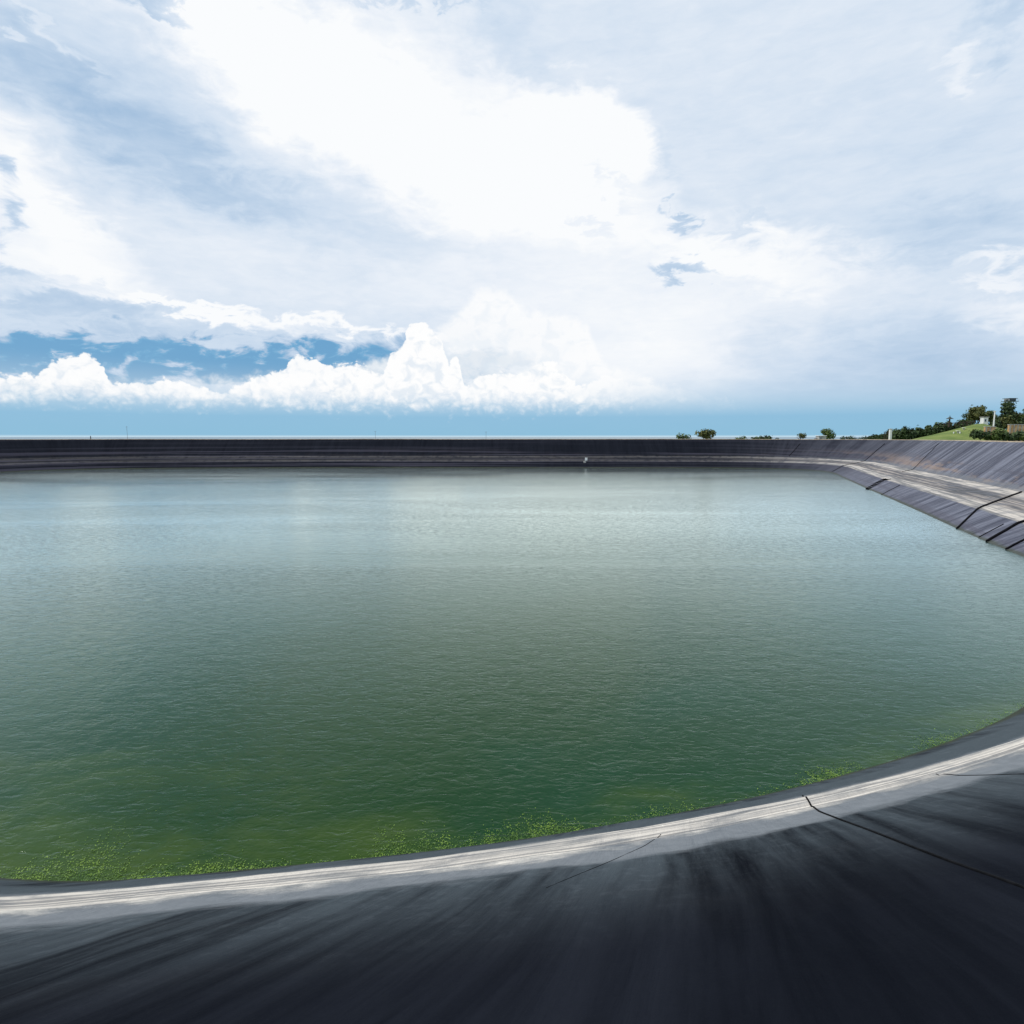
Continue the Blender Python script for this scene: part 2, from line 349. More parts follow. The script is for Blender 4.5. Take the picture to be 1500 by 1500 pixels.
# shoreline, counted anticlockwise from the near left; last fields pick the section of the bank
near_px = [(0, 1290), (200, 1285), (400, 1270), (600, 1251), (800, 1226), (940, 1200), (1033, 1185), (1173, 1152), (1267, 1127), (1360, 1098), (1453, 1061), (1495, 1042)]
N_, RR, FF, LL = 'near', 'right', 'far', 'left'
ctrl = [((-100, 50), LL), ((-60, 27), LL), ((-34, 17.5), N_)]
for p in near_px:
    q = unp(p[0], p[1], WZ); ctrl.append(((q.x, q.y), N_))
ctrl += [((30, 30), 'near2'), ((38.5, 39), 'bend')]
for p in [(1500, 816), (1445, 794), (1401, 774), (1340, 746), (1271, 716)]:
    q = unp(p[0], p[1], WZ); ctrl.append(((q.x, q.y), RR))
ctrl += [((81, 149), RR), ((90, 172), 'corner'), ((90.5, 184), 'corner'), ((82, 194), FF), ((60, 198.5), FF), ((0, 200), FF), ((-60, 200), FF), ((-128, 191), 'fl'), ((-146, 172), 'fl'), ((-152, 130), LL), ((-140, 90), LL)]
#        s_out z_out  s_in  z_in  s_rim  z_rim dust near sand flow-skew
SEC = {
 'near':  (2.9, -8.0, 3.45, -7.95, 14.8, -1.5, .02, 1., 1., .5),
 'near2': (3.0, -8.02, 4.5, -8.0, 15.5, -1.3, .3, .8, 1., .35),
 'bend':  (3.2, -8.2, 9., -7.6, 18., -.9, .8, .2, 1., 0.),
 'right': (3.4, -8.2, 12.5, -7.3, 20., -.75, .9, 0., 1., 0.),
 'corner':(4.0, -8.1, 11., -7.0, 20., -.75, .45, 0., .9, 0.),
 'far':   (4.0, -8.0, 9.5, -6.5, 18., -.75, .03, 0., .10, 0.),
 'fl':    (4.0, -8.0, 9.5, -6.5, 18., -.75, .03, 0., .06, 0.),
 'left':  (4.0, -8.0, 9.5, -6.8, 18., -.75, .10, 0., .5, 0.),
}
def catmull(p0, p1, p2, p3, t):
    return [.5*((2*b)+(-a+c)*t+(2*a-5*b+4*c-d)*t*t+(-a+3*b-3*c+d)*t**3) for a, b, c, d in zip(p0, p1, p2, p3)]
dense = []
n = len(ctrl)
for i in range(n):
    P = [ctrl[(i+k-1) % n] for k in range(4)]
    sa, sb = SEC[P[1][1]], SEC[P[2][1]]
    for k in range(24):
        t_ = k/24; q = catmull(*[p[0] for p in P], t_); e = t_*t_*(3-2*t_)
        dense.append((Vector(q), [a+(b-a)*e for a, b in zip(sa, sb)]))
# resample with even arc length, finer near the camera
st_pts = []; acc = 0; prev = dense[0][0]; st_pts.append((dense[0][0], dense[0][1], 0.))
u_ = 0
for q, s in dense[1:]:
    d = (q-prev).length; u_ += d; acc += d; prev = q
    if acc > (.5 if q.length < 50 else 1.5): st_pts.append((q, s, u_)); acc = 0
NS = len(st_pts)
# smooth outline and sections
P2 = [p[0].copy() for p in st_pts]
for _ in range(25):
    P2 = [(P2[i-1]+P2[i]*2+P2[(i+1) % NS])/4 for i in range(NS)]
SEc = [list(p[1]) for p in st_pts]
for _ in range(60):
    SEc = [[(a+2*b+c)/4 for a, b, c in zip(SEc[i-1], SEc[i], SEc[(i+1) % NS])] for i in range(NS)]
UU = [p[2] for p in st_pts]
NR = []
for i in range(NS):
    d = (P2[(i+1) % NS]-P2[i-1]).normalized(); NR.append(Vector((d.y, -d.x)))
for _ in range(20):
    NR = [(NR[i-1]+NR[i]*2+NR[(i+1) % NS]).normalized() for i in range(NS)]
def prof(i, v):
    """point of the bank at station i, section coordinate v (0 shore, 1 berm edge, 2 berm toe, 3 rim, 4 path edge)"""
    s_o, z_o, s_i, z_i, s_r, z_r = SEc[i][:6]
    z_r += (.10*mnoise.noise(Vector((P2[i].x*.03, P2[i].y*.03, 3)))+.05*mnoise.noise(Vector((P2[i].x*.16, P2[i].y*.16, 9))))
    ks = [(-1, -9., -14.5), (0, 0, WZ), (1, s_o, z_o), (2, s_i, z_i), (3, s_r, z_r), (4, s_r+3.2, z_r+.02), (5, s_r+5.5, z_r-1.6), (6, s_r+26, z_r-10.)]
    for (a, sa, za), (b, sb, zb) in zip(ks, ks[1:]):
        if v <= b+1e-9:
            f = (v-a)/(b-a); s = sa+(sb-sa)*f; z = za+(zb-za)*f; break
    # rounded shoulders
    for c, r in ((1, .12), (2, .05), (3, .03)):
        if abs(v-c) < r:
            e = 1-abs(v-c)/r; z += (-.10 if c != 2 else .06)*e*e
    p = P2[i]+NR[i]*s
    return Vector((p.x, p.y, z)), s
vrows = [-1, -.5, -.1, 0, .1, .25, .4, .6, .8, .9, .95, 1, 1.05, 1.1, 1.3, 1.5, 1.7, 1.9, 1.95, 2, 2.03, 2.06]+[2.1+.045*k for k in range(20)]+[3]
def bank_height(i, v, p):
    k = 0
    if 0 < v < 3:
        k = min(1, min(v/.2, (3-v)/.1))
        q = Vector((UU[i]*.5-.4*SEc[i][9]*v*5, v*1.2, 0))
        k *= (mnoise.noise(q)*.06+mnoise.noise(q*3.1)*.03)
        if 1 < v < 2: k *= .5
    return k
def loft(name, rows, material, smooth=True, extra=True):
    vs, fs = [], []
    for i in range(NS):
        for v in rows:
            p, s = prof(i, v); p.z += bank_height(i, v, p) if extra else 0; vs.append(p)
    m = len(rows)
    for i in range(NS):
        j = (i+1) % NS
        for k in range(m-1): fs.append((i*m+k, j*m+k, j*m+k+1, i*m+k+1))
    me = bpy.data.meshes.new(name); me.from_pydata(vs, [], fs)
    uv = me.uv_layers.new(name='UVMap'); fl = me.uv_layers.new(name='flow')
    ub = UU+[UU[-1]+1.5]
    li = 0; sm = [[prof(i, v)[1] for v in rows] for i in range(NS)]
    tot = UU[-1]+1.5
    for i in range(NS):
        j = (i+1) % NS; uj = tot if j == 0 else UU[j]
        for k in range(m-1):
            for (a, u, kk) in ((i, UU[i], k), (j, uj, k), (j, uj, k+1), (i, UU[i], k+1)):
                uv.data[li].uv = (u, rows[kk]); s = sm[a][kk]
                fl.data[li].uv = (u+SEc[a][9]*s, s); li += 1
    for nm, idx in (('dust', 6), ('near', 7), ('sand', 8)):
        at_ = me.attributes.new(nm, 'FLOAT', 'POINT')
        at_.data.foreach_set('value', [SEc[i][idx] for i in range(NS) for _ in rows])
    for p in me.polygons: p.use_smooth = smooth
    return link(name, me, material)
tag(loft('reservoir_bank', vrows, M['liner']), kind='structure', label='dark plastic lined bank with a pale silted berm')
tag(loft('rim_path', [3, 3.02, 3.3, 3.6, 4, 4.3, 4.7, 5], M['path'], extra=False), kind='structure')
tag(loft('embankment', [5, 5.3, 6], M['ground'], extra=False), kind='structure')

# water surface, with the closeness to shore stored for the algae bloom
def build_water():
    rings = [1.2, 0., -1., -2.2, -4., -6.5, -10.]; w = [1., 1., .9, .8, .68, .45, 0.]
    vs, fs, at_ = [], [], []
    cx = Vector((-20, 110))
    for r, ww in zip(rings, w):
        for i in range(NS):
            p = P2[i]+NR[i]*r; vs.append((p.x, p.y, WZ))
            b = SEc[i][7]; left = max(0, min(1, (3-P2[i].x)/15)); lit = .30+.45*left
            at_.append(ww*b*lit if ww < .9 else ww*max(.0, b*(.55+.3*left)))
    for k in range(len(rings)-1):
        for i in range(NS):
            j = (i+1) % NS; fs.append((k*NS+i, k*NS+j, (k+1)*NS+j, (k+1)*NS+i))
    c = len(vs); vs.append((cx.x, cx.y, WZ)); at_.append(0.)
    k = len(rings)-1
    for i in range(NS): fs.append((k*NS+i, k*NS+(i+1) % NS, c))
    me = bpy.data.meshes.new('water'); me.from_pydata(vs, [], fs)
    a = me.attributes.new('shore', 'FLOAT', 'POINT'); a.data.foreach_set('value', at_)
    bm = bmesh.new(); bm.from_mesh(me); bmesh.ops.recalc_face_normals(bm, faces=bm.faces)
    if bm.faces[0].normal.z < 0: bmesh.ops.reverse_faces(bm, faces=bm.faces)
    bm.to_mesh(me); bm.free()
    tag(link('water', me, M['water']), kind='structure')
build_water()

def disc(name, rad, z, material, n=96):
    bm = bmesh.new(); vs = [bm.verts.new((math.cos(k*2*math.pi/n)*rad, 100+math.sin(k*2*math.pi/n)*rad, z)) for k in range(n)]
    bm.faces.new(vs); return tag(obj(name, bm, material), kind='structure')
disc('ground', 2500, -16, M['ground']); disc('sea', 120000, -20, M['sea'])

# hill behind the right bank
def hill_h(x, y):
    # crest rises to the right; lawn falls to the rim
    a = x/y
    e = max(0, min(1, (a-.625)/.13))
    if a > .765: e = 1-min(1, (a-.765)/.05)*.42
    d = max(0, min(1, (y-214)/40)); d = d*d*(3-2*d)
    r = max(0, min(1, (400-y)/90))
    return -2.6+8.1*e*d*r+.25*mnoise.noise(Vector((x*.06, y*.06, 0)))*d
def build_hill():
    bm = bmesh.new(); X0, X1, Y0, Y1, nx, ny = 112, 420, 205, 400, 90, 60
    g = [[None]*(ny+1) for _ in range(nx+1)]
    for i in range(nx+1):
        for j in range(ny+1):
            x = X0+(X1-X0)*i/nx; y = Y0+(Y1-Y0)*j/ny
            z = hill_h(x, y) if 0 < j < ny and 0 < i < nx else -16
            g[i][j] = bm.verts.new((x, y, z))
    for i in range(nx):
        for j in range(ny): bm.faces.new((g[i][j], g[i+1][j], g[i+1][j+1], g[i][j+1]))
    tag(obj('hill', bm, M['lawn'], smooth=True), kind='structure')
build_hill()

# ------------------------------------------------------------- foliage
def leaves(bm, lumps, n, size, squash=1.):
    """leaf clumps scattered through ellipsoid lumps ((x,y,z),(rx,ry,rz))"""
    tot = sum(l[1][0]*l[1][2] for l in lumps)
    for c, r in lumps:
        for _ in range(max(6, int(n*r[0]*r[2]/tot))):
            d = Vector((random.gauss(0, 1), random.gauss(0, 1), random.gauss(0, 1))).normalized()*(random.random()**.45)
            d *= 1+.25*random.gauss(0, 1)*(random.random() < .25)
            p = Vector((c[0]+d.x*r[0], c[1]+d.y*r[1], c[2]+d.z*r[2]))
            nrm = (d+Vector((random.uniform(-.7, .7), random.uniform(-.7, .7), random.uniform(-.2, .9)))).normalized()
            a = nrm.orthogonal().normalized(); b = nrm.cross(a); th = random.random()*6.28
            a, b = a*math.cos(th)+b*math.sin(th), b*math.cos(th)-a*math.sin(th)
            s = size*random.uniform(.5, 1.3)
            q = [p+a*s, p+b*s*.55+nrm*s*.15, p-a*s, p-b*s*.55+nrm*s*.1]
            bm.faces.new([bm.verts.new(v) for v in q])
def plant(name, base, w, h, kind, label, cat, group, trunk=.3, leaf='leaf_dark', n=700, lumps=7, size=None):
    """base point, crown width and total height in metres"""
    root = empty(name, base); tag(root, label, cat, group)
    rnd = random.Random(hash((round(base[0], 1), round(base[1], 1))) & 0xffff)
    th = h*trunk; L = []
    for k in range(lumps):
        if kind == 'round':
            a = rnd.random()*6.28; q = rnd.random()**.6*.33*w; z = th+(h-th)*rnd.uniform(.30, .80)
            r = w*rnd.uniform(.16, .26); L.append(((math.cos(a)*q, math.sin(a)*q, z), (r, r, min(r*.9, (h-th)*.3))))
        elif kind == 'layer':
            f = k/(lumps-1); z = th+(h-th)*f*.95; ww = w*.5*(1-.38*f)*rnd.uniform(.8, 1.1)
            L.append(((rnd.uniform(-.05, .05)*w, 0, z), (ww, ww, (h-th)*.12)))
        elif kind == 'low':
            x = (k/(lumps-1)-.5)*w*.8 if lumps > 1 else 0; r = w/lumps*rnd.uniform(.75, 1.0)
            hh = h*rnd.uniform(.55, 1.); L.append(((x, rnd.uniform(-.1, .1)*w, hh*.5), (r, r, hh*.5)))
    bm = bmesh.new(); leaves(bm, L, n, size or max(.16, w*(.10 if kind == 'low' else .055))); obj('crown' if kind != 'low' else 'foliage', bm, M[leaf], root)
    bm = bmesh.new(); r0 = max(.05, w*.035)
    tube(bm, [(0, 0, -.4), (r0*.4, 0, th*.6), (0, r0*.3, th+(h-th)*.55)], [r0*1.2, r0*.85, r0*.3], 7)
    for k in range(5):
        a = k*1.26+rnd.random(); z0 = th*.7+(h-th)*.1*k*.6
        tube(bm, [(0, 0, z0), (math.cos(a)*w*.17, math.sin(a)*w*.17, z0+(h-th)*.2), (math.cos(a)*w*.3, math.sin(a)*w*.3, z0+(h-th)*.38)], [r0*.55, r0*.35, r0*.12], 5)
    obj('trunk' if kind != 'low' else 'stem', bm, M['bark'], root)
    return root
def plant_px(name, px, ybot, ytop, wpx, Y, *a, **k):
    b = at(px, ybot, Y); t2 = at(px, ytop, Y); w = wpx/FPX*Y
    return plant(name, b, w, t2.z-b.z, *a, **k)
G1 = 'bushes beyond the far rim'
plant_px('bush', 1001, 646, 634, 17, 232, 'low', 'small green bush on the far rim, leftmost of the bushes beside the horizon', 'bush', G1, lumps=3, n=260, leaf='leaf_mid')
plant_px('tree', 1036, 647, 629, 34, 234, 'round', 'wide ragged tree on the far rim, second clump from left', 'tree', G1, trunk=.12, n=800, lumps=11, leaf='leaf_warm')
plant_px('bush', 1085, 646, 638, 14, 232, 'low', 'thin pale low bush on the far rim just right of the wide ragged tree', 'bush', G1, lumps=3, n=150, leaf='leaf_mid')
plant_px('bush', 1115, 646, 636, 20, 232, 'low', 'dark twin-topped bush on the far rim right of the thin pale bush', 'bush', G1, lumps=3, n=260)
plant_px('shrub', 1139, 645, 640, 4, 232, 'low', 'tiny single shrub alone on the far rim', 'shrub', G1, lumps=2, n=60)
plant_px('tree', 1172, 647, 634, 20, 234, 'round', 'small olive tree on the far rim left of the grey hut', 'tree', G1, trunk=.15, n=400, lumps=6, leaf='leaf_warm')
plant_px('tree', 1212, 648, 627, 25, 240, 'round', 'tallest bushy tree on the far rim, just right of the grey hut', 'tree', G1, trunk=.1, n=900, lumps=10, leaf='leaf_mid')
plant_px('bush', 1240, 646, 635, 13, 236, 'low', 'dark bush right of the tallest rim tree', 'bush', G1, lumps=2, n=220)
plant_px('bush', 1254, 646, 638, 10, 236, 'low', 'low thin bush between two darker bushes left of the hedge', 'bush', G1, lumps=2, n=130)
plant_px('bush', 1268, 646, 635, 12, 236, 'low', 'narrow dark bush nearest the left end of the hill hedge', 'bush', G1, lumps=3, n=200)
# hedge climbing the hill: separate shrubs
def gz(px, Y):
    x = (px-750)/FPX*Y*1.0; return Vector((x*math.cos(0), Y, hill_h(x, Y)))
HY = 262
hedge = [(1286, 645, 636, 16), (1299, 645, 631, 16), (1313, 645, 626, 18), (1327, 644, 623, 18), (1341, 643, 621, 18), (1355, 641, 620, 18), (1369, 637, 619, 18), (1383, 634, 617, 18), (1397, 631, 616, 18), (1411, 628, 614, 16)]
how = ['lowest shrub at the left foot of the hill hedge', 'second shrub from the left foot of the hill hedge, behind the white gate pillar', 'dense shrub in the hill hedge right of the white gate pillar', 'dark shrub in the lower half of the hill hedge above the lawn tip', 'dark green shrub just below the middle of the hill hedge', 'shrub at the middle of the climbing hill hedge', 'shrub just above the middle of the climbing hill hedge', 'shrub of the upper hedge just left of the small roofed post', 'shrub of the upper hedge just right of the small roofed post', 'topmost hedge shrub, at the foot of the big round tree']
for (px, yb, yt, w), lb in zip(hedge, how):
    plant_px('hedge_shrub', px, yb+1, yt, w+5, HY+random.uniform(-3, 3), 'low', lb, 'shrub', 'shrubs of the hedge climbing the hill', lumps=4, n=1000, leaf='leaf_dark')
G2 = 'trees on the hilltop'
plant_px('tree', 1431, 632, 592, 32, 266, 'round', 'big round tree at the left end of the hilltop grove', 'tree', G2, trunk=.15, n=3600, lumps=24, leaf='leaf_warm')
plant_px('tree', 1418, 630, 604, 20, 268, 'round', 'smaller green tree leaning against the left of the big round tree', 'tree', G2, trunk=.15, n=900, lumps=9, leaf='leaf_dark')
plant_px('tree', 1449, 630, 598, 18, 270, 'round', 'green tree between the big round tree and the watchtower', 'tree', G2, trunk=.1, n=2000, lumps=14, leaf='leaf_mid')
plant_px('tree', 1474, 622, 590.5, 28, 272, 'layer', 'dark layered conifer under the watchtower platform', 'tree', G2, trunk=.1, n=2600, lumps=6, leaf='leaf_dark')
plant_px('tree', 1484, 630, 602, 26, 274, 'round', 'brown-green tree right of the layered conifer', 'tree', G2, trunk=.1, n=1200, lumps=11, leaf='leaf_warm')
plant_px('tree', 1502, 632, 594, 22, 268, 'round', 'green tree cut by the right edge of the picture', 'tree', G2, trunk=.15, n=1100, lumps=10, leaf='leaf_mid')
plant_px('tree', 1463, 630, 606, 24, 276, 'round', 'dark tree filling the gap behind the white kiosk', 'tree', G2, trunk=.1, n=900, lumps=9, leaf='leaf_dark')
for px, yb, yt, w, lf, lb in [
    (1462, 630, 612, 20, 'leaf_dark', 'dark bush behind the slim white column above the short earth wall'),
    (1478, 630, 608, 24, 'leaf_warm', 'brownish bush under the layered conifer above the longer earth wall'),
    (1495, 630, 606, 24, 'leaf_dark', 'dark bush above the longer earth wall near the right picture edge')]:
    plant_px('bush', px, yb, yt, w, 262, 'low', lb, 'bush', 'bushes under the hilltop trees', lumps=4, n=1000, leaf=lf)
G3 = 'bushes at the foot of the hill'
for px, yb, yt, w, lf, lb in [
    (1436, 643, 621, 20, 'leaf_dark', 'tall dark bush at the right edge of the lawn'),
    (1452, 645, 631, 18, 'leaf_mid', 'low green bush right of the tall dark bush below the orange wall'),
    (1464, 645, 622, 18, 'leaf_mid', 'pale green bush in front of the gap in the orange wall'),
    (1478, 646, 630, 20, 'leaf_dark', 'dark bush below the right part of the orange wall'),
    (1492, 646, 629, 20, 'leaf_dark', 'dark bush at the foot of the hill nearest the right picture edge'),
    (1506, 646, 628, 18, 'leaf_mid', 'bush cut by the right picture edge at the foot of the hill')]:
    plant_px('bush', px, yb, yt, w, 219+random.uniform(-2, 2), 'low', lb, 'bush', G3, lumps=3, n=700, leaf=lf)

# ------------------------------------------------------------- built things beyond the rim
def hut():
    b = at(1202, 646.5, 226); w, h, d = 2.6, 1.9, 2.4; r = empty('pump_hut', b)
    tag(r, 'small pale grey hut on the far rim at the left foot of the tallest tree', 'hut')
    obj('wall', box(bmesh.new(), -w/2, w/2, -d/2, d/2, 0, h, .04), M['concrete'], r)
    obj('roof', box(bmesh.new(), -w/2-.2, w/2+.2, -d/2-.2, d/2+.2, h+.003, h+.22, .04), M['white'], r)
    dr = obj('door', box(bmesh.new(), -.9, -.1, -d/2-.06, -d/2-.003, .02, 1.6), M['steel'], r)
    obj('handle', box(bmesh.new(), -.25, -.18, -d/2-.12, -d/2-.063, .8, .95), M['black'], dr)
    obj('tank', tube(bmesh.new(), [(-1.9, 0, 0), (-1.9, 0, 1.1), (-1.9, 0, 1.25)], [.5, .5, .3], 14), M['steel'], r)
hut()
def pillar():
    b = at(1303.5, 646, 226); t2 = at(1303.5, 628, 226); h = t2.z-b.z; r = empty('gate_pillar', b)
    tag(r, 'white square gate pillar at the left foot of the hill hedge', 'pillar')
    obj('shaft', box(bmesh.new(), -.38, .38, -.38, .38, 0, h-.25, .03), M['white'], r)
    obj('cap', box(bmesh.new(), -.5, .5, -.5, .5, h-.247, h, .05), M['concrete'], r)
    b = at(1298, 646, 227); r = empty('gate', b); tag(r, 'dark upright-barred gate left of the white pillar', 'gate')
    for z_ in (.15, 3.1): obj('crossbar', box(bmesh.new(), -1., 1., -.07, -.048, z_, z_+.15), M['wood'], r)
    for k in range(6):
        x = -.95+k*.38; obj('bar', box(bmesh.new(), x-.06, x+.06, -.045, .045, 0, 3.45+.1*(k % 2)), M['wood'], r)
pillar()
def rail():
    r = empty('hill_fence', at(1400, 620, 256)); tag(r, 'dark wooden rail fence running along the top of the lawn', 'fence')
    a, b = at(1383, 621.5, 256)-r.location, at(1428, 618.5, 256)-r.location
    for k in range(9):
        p = a.lerp(b, k/8); obj('post', box(bmesh.new(), p.x-.09, p.x+.09, p.y-.09, p.y+.09, p.z-1.2, p.z+.55), M['wood'], r)
    for dz in (.0, .38): obj('rail', tube(bmesh.new(), [a+Vector((0, -.14, dz)), b+Vector((0, -.14, dz))], .09, 6), M['wood'], r)
rail()
def lantern():
    b = at(1390.5, 622, 254); r = empty('roofed_post', b); tag(r, 'small dark roofed post standing above the hill hedge', 'roofed post')
    obj('post', box(bmesh.new(), -.2, .2, -.2, .2, -1., 2.3), M['wood'], r)
    bm = bmesh.new(); tube(bm, [(0, 0, 2.3), (0, 0, 2.45), (0, 0, 2.9), (0, 0, 3.3)], [1.35, 1.3, .5, .15], 4); obj('roof', bm, M['roof'], r)
    obj('finial', tube(bmesh.new(), [(0, 0, 3.3), (0, 0, 3.9)], [.12, .03], 6), M['roof'], r)
lantern()
def kiosk():
    b = at(1441, 623, 258); r = empty('kiosk', b); tag(r, 'narrow white kiosk between trees on the hilltop', 'kiosk')
    h = at(1441, 610.5, 258).z-b.z; w = 1.9
    obj('wall', box(bmesh.new(), -w/2, w/2, -1, 1, -.8, h-.3, .03), M['white'], r)
    obj('roof', box(bmesh.new(), -w/2-.25, w/2+.25, -1.25, 1.25, h-.297, h-.05, .05), M['concrete'], r)
    wn = obj('window', box(bmesh.new(), -.55, .1, -1.05, -1.003, 1.6, 2.5), M['glass'], r)
    obj('sill', box(bmesh.new(), -.62, .17, -1.15, -1.003, 1.5, 1.597), M['concrete'], wn)
    b = at(1455.3, 625, 256); h = at(1455, 602, 256).z-b.z; r = empty('white_column', b); tag(r, 'slim white column between the kiosk and the layered conifer', 'column')
    obj('shaft', tube(bmesh.new(), [(0, 0, -.8), (0, 0, h*.55), (0, 0, h-.3)], [.32, .26, .22], 12), M['white'], r)
    obj('cap', box(bmesh.new(), -.36, .36, -.36, .36, h-.297, h, .04), M['white'], r)
kiosk()
def tower():
    b = at(1476, 622, 280); r = empty('watchtower', b); tag(r, 'dark watchtower with a flat railed platform above the trees', 'tower')
    zp = at(1475, 588.5, 280).z-b.z; zt = at(1475, 583.5, 280).z-b.z; w = 1.55
    for sx in (-1, 1):
        for sy in (-1, 1): obj('leg', tube(bmesh.new(), [(sx*1.5, sy*1.5, -1), (sx*.9, sy*.9, zp)], .13, 6), M['roof'], r)
    for k in range(4):
        z = 1.5+k*2; bm = bmesh.new(); q = 1.5-.6*(z/zp)
        tube(bm, [(-q, -q, z), (q, -q, z+1.6)], .06, 5); tube(bm, [(q, -q, z), (-q, -q, z+1.6)], .06, 5); obj('brace', bm, M['roof'], r)
    obj('platform', box(bmesh.new(), -2.3, 2.3, -2.3, 2.3, zp+.003, zp+.25, .03), M['roof'], r)
    obj('cabin', box(bmesh.new(), -1.5, 1.5, -1.5, 1.5, zp+.253, zt-.2, .03), M['roof'], r)
    obj('window', box(bmesh.new(), -1.1, 1.1, -1.54, -1.503, zp+.65, zt-.45), M['glass'], r)
    obj('roof', box(bmesh.new(), -2.0, 2.0, -2.0, 2.0, zt-.197, zt, .05), M['roof'], r)
    for sx in (-1, 1):
        bm = bmesh.new(); box(bm, sx*2.2-.06, sx*2.2+.06, -2.25, 2.25, zp+1.05, zp+1.13)
        for yy in (-2.2, 0, 2.2): box(bm, sx*2.2-.05, sx*2.2+.05, yy-.05, yy+.05, zp+.253, zp+1.047)
        obj('railing', bm, M['white'], r)
tower()
def walls():
    for x0, x1, yb, yt, lb, m_ in [(1443, 1458, 632, 624.5, 'short orange earth wall below the white kiosk', 'wall_earth'), (1478, 1506, 630, 621.5, 'longer tan earth wall below the trees at the right picture edge', 'wall_earth')]:
        a, b = at(x0, yb, 226), at(x1, yb, 226); h = at(x0, yt, 226).z-a.z
        r = empty('retaining_wall', a); tag(r, lb, 'wall', 'earth walls on the hill')
        L = b.x-a.x; obj('face', box(bmesh.new(), 0, L, 0, .8, -5, h-.25, .03), M[m_], r)
        bm = bmesh.new(); box(bm, -.1, L+.1, -.12, .92, h-.247, h, .03); obj('coping', bm, M['concrete'], r)
        k = 0
        while k*1.4+1.2 < L:
            obj('pier', box(bmesh.new(), k*1.4+.2, k*1.4+.5, -.15, -.003, -5, h-.25), M['concrete'], r); k += 1
    for px, py, lb in [(1403, 636, 'white stone table with stools on the lawn, lower left of the two'), (1411.5, 632.5, 'pale stone table on the lawn, upper right of the two')]:
        b = at(px, py, 238 if px < 1405 else 242); hh = hill_h(b.x, b.y); b.z = hh
        r = empty('stone_table', b); tag(r, lb, 'table', 'stone tables on the lawn')
        obj('top', tube(bmesh.new(), [(0, 0, .75), (0, 0, .90)], .8, 16), M['white'], r)
        obj('base', tube(bmesh.new(), [(0, 0, -.2), (0, 0, .3), (0, 0, .747)], [.35, .22, .3], 12), M['concrete'], r)
        if px < 1405:
            for a in (.4, 2.5, 4.6): obj('stool', tube(bmesh.new(), [(math.cos(a)*1.3, math.sin(a)*1.3, -.2), (math.cos(a)*1.3, math.sin(a)*1.3, .45)], [.22, .26], 12), M['white'], r)
walls()
for px, yb, yt, Y, lb in [(133, 643, 638.5, 222, 'short dark post on the far rim near the left picture edge'), (187, 643, 624, 226, 'tall thin pole on the left part of the far rim'),
                      (550, 643, 631, 228, 'thin faint pole on the far rim left of the cloud tower'), (712, 643, 632, 228, 'thin faint pole on the far rim near the picture centre')]:
    b = at(px, yb+1, Y); h = at(px, yt, Y).z-b.z; r = empty('pole', b); tag(r, lb, 'pole', 'poles along the far rim')
    rr = .16 if h < 3 else .055
    obj('shaft', tube(bmesh.new(), [(0, 0, -.3), (0, 0, h)], [rr, rr*.75], 8), M['steel'] if h > 3 else M['wood'], r)
    if h > 1.5: obj('crossarm', tube(bmesh.new(), [(-.45, 0, h*.93), (.45, 0, h*.93)], .03, 6), M['steel'], r)

# ------------------------------------------------------------- things lying on the liner
def nearest(x, y):
    return min(range(NS), key=lambda i: (P2[i].x-x)**2+(P2[i].y-y)**2)
def on_bank(px, py):
    """where the sight line through a picture point meets the bank"""
    d = ray(px, py).normalized(); best = None; prev = None
    from mathutils.bvhtree import BVHTree
    global _bvh
    if '_bvh' not in globals():
        o = bpy.data.objects['reservoir_bank']; _bvh = BVHTree.FromPolygons([v.co for v in o.data.vertices], [p.vertices[:] for p in o.data.polygons])
    h = _bvh.ray_cast(Vector((0, 0, 0)), d); return h[0]
def drape(a, b, n, lift):
    from mathutils.bvhtree import BVHTree
    out = []
    for k in range(n+1):
        p = a.lerp(b, k/n); h = _bvh.ray_cast(Vector((p.x, p.y, 5)), Vector((0, 0, -1)))
        out.append((h[0] if h[0] else p)+Vector((0, 0, lift)))
    return out
def strip_on(name, pa, pb, rad, m_, label, cat, group, n=24, flat=.5):
    a, b = on_bank(*pa), on_bank(*pb)
    if a is None or b is None: print('miss', pa, pb, a, b); return
    pts = drape(a, b, n, rad*.2)
    base = pts[0].copy(); o = obj(name, tube(bmesh.new(), [p-base for p in pts], rad, 6), m_, loc=base, smooth=True)
    tag(o, label, cat, group); return o
GS = 'welded seams of the liner'
strip_on('liner_seam', (1176, 1166), (1540, 1316), .021, M['black'], 'dark seam crossing the near slope at the lower right', 'seam', GS, 60)
strip_on('liner_seam', (968, 1222), (800, 1301), .006, M['black'], 'faint seam slanting down left on the near slope below the berm middle', 'seam', GS, 40)
strip_on('liner_seam', (1371, 1134), (1505, 1134), .012, M['black'], 'short level seam high on the near slope at the right edge', 'seam', GS, 20)
GP = 'black weighting tubes on the right bank'
strip_on('weight_tube', (1402, 774.5), (1496, 721), .14, M['black'], 'long black tube across lower slope and berm, left of the three on the right bank', 'tube', GP, 50)
strip_on('weight_tube', (1446, 793.5), (1505, 763), .17, M['black'], 'thick black tube in the middle of the three on the lower right slope', 'tube', GP, 30)
strip_on('weight_tube', (1474, 805), (1505, 789), .13, M['black'], 'black tube nearest the right picture edge, right of the thick one', 'tube', GP, 20)
strip_on('liner_seam', (1219, 691), (1296, 650), .10, M['black'], 'dark seam running up the far right corner of the bank', 'seam', GS, 60)
strip_on('liner_seam', (1322, 691), (1375, 650), .08, M['black'], 'dark seam above the rope ladder on the right bank', 'seam', GS, 60)
strip_on('liner_seam', (1291, 725), (1318, 711), .07, M['black'], 'thin seam on the lower right bank just right of the rope ladder', 'seam', GS, 20)
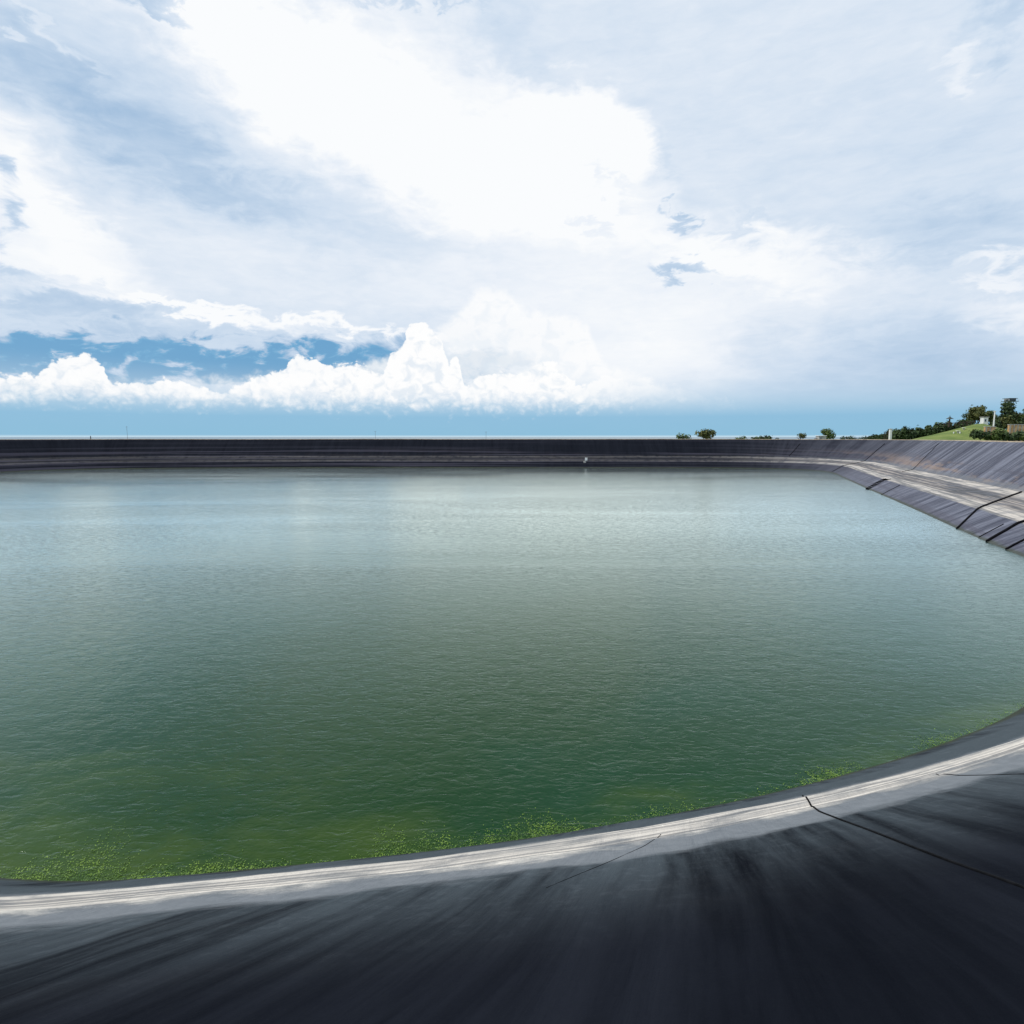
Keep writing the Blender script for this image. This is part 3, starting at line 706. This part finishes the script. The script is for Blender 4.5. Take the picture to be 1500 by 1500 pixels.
strip_on('liner_seam', (1434, 787), (1470, 768), .06, M['black'], 'thin seam between the long tube and the thick tube on the lower right slope', 'seam', GS, 20)
strip_on('liner_seam', (1156, 668), (1172, 650), .10, M['black'], 'faint dark seam on the far upper slope right of centre', 'seam', GS, 30)
def ladder():
    a, b = on_bank(1272, 717), on_bank(1301, 702); pts = drape(a, b, 40, .1)
    base = pts[0].copy(); r = empty('rope_ladder', base); tag(r, 'black rope ladder lying down the lower right bank to the water', 'ladder')
    d = (b-a); d.z = 0; d.normalize(); s = Vector((-d.y, d.x, 0))*.55
    for sg in (-1, 1): obj('side_rope', tube(bmesh.new(), [p-base+s*sg for p in pts], .06, 5), M['rope'], r)
    for k in range(1, 40, 5): obj('rung', tube(bmesh.new(), [pts[k]-base-s*1.15, pts[k]-base+s*1.15], .12, 6), M['black'], r)
ladder()
def gauge():
    p = on_bank(858.5, 677); r = empty('depth_gauge', p); tag(r, 'small white depth gauge board on the far bank above the waterline', 'gauge')
    obj('post', box(bmesh.new(), -.07, .07, -.07, .07, -.4, 1.5), M['steel'], r)
    bm = box(bmesh.new(), -.38, .38, -.14, -.073, .55, 1.5, .02); obj('board', bm, M['white'], r)
    obj('footing', box(bmesh.new(), -.85, -.15, -.4, .3, -.5, .35, .05), M['concrete'], r)
gauge()

# ------------------------------------------------------------- algae at the near waterline
def algae():
    bm = bmesh.new(); rnd = random.Random(5)
    idx = [i for i in range(NS) if SEc[i][7] > .5 and P2[i].x > -22]
    for _ in range(60000):
        i = rnd.choice(idx); p0 = P2[i]; x = p0.x
        dens = mnoise.noise(Vector((UU[i]*.35, 0, 0)))*.5+.5+mnoise.noise(Vector((UU[i]*1.3, 5, 0)))*.3
        if x < 2: wid = 1.7*dens*max(.2, mnoise.noise(Vector((UU[i]*.22, 8, 0)))+.6)
        else: wid = .42
        if rnd.random() > max(0, dens-.25)*1.3: continue
        s = .12-abs(rnd.gauss(0, 1))*wid*max(.15, dens)
        if x > 2 and rnd.random() > (dens*1.25)**3: continue
        t_ = NR[i]; tg = Vector((-t_.y, t_.x)); p = p0+t_*s+tg*rnd.uniform(-.4, .4)
        z = WZ+.006+rnd.random()*.03; c = Vector((p.x, p.y, z)); r = rnd.uniform(.008, .024)
        th = rnd.random()*6.28; a = Vector((math.cos(th), math.sin(th), rnd.uniform(-.3, .5)))*r; b = Vector((-math.sin(th), math.cos(th), rnd.uniform(-.1, .4)))*r*.7
        bm.faces.new([bm.verts.new(v) for v in (c+a, c+b, c-a*.8, c-b)])
    tag(obj('algae_scum', bm, M['algae']), 'bright green algae scum floating along the near waterline', 'algae', kind='stuff')
algae()
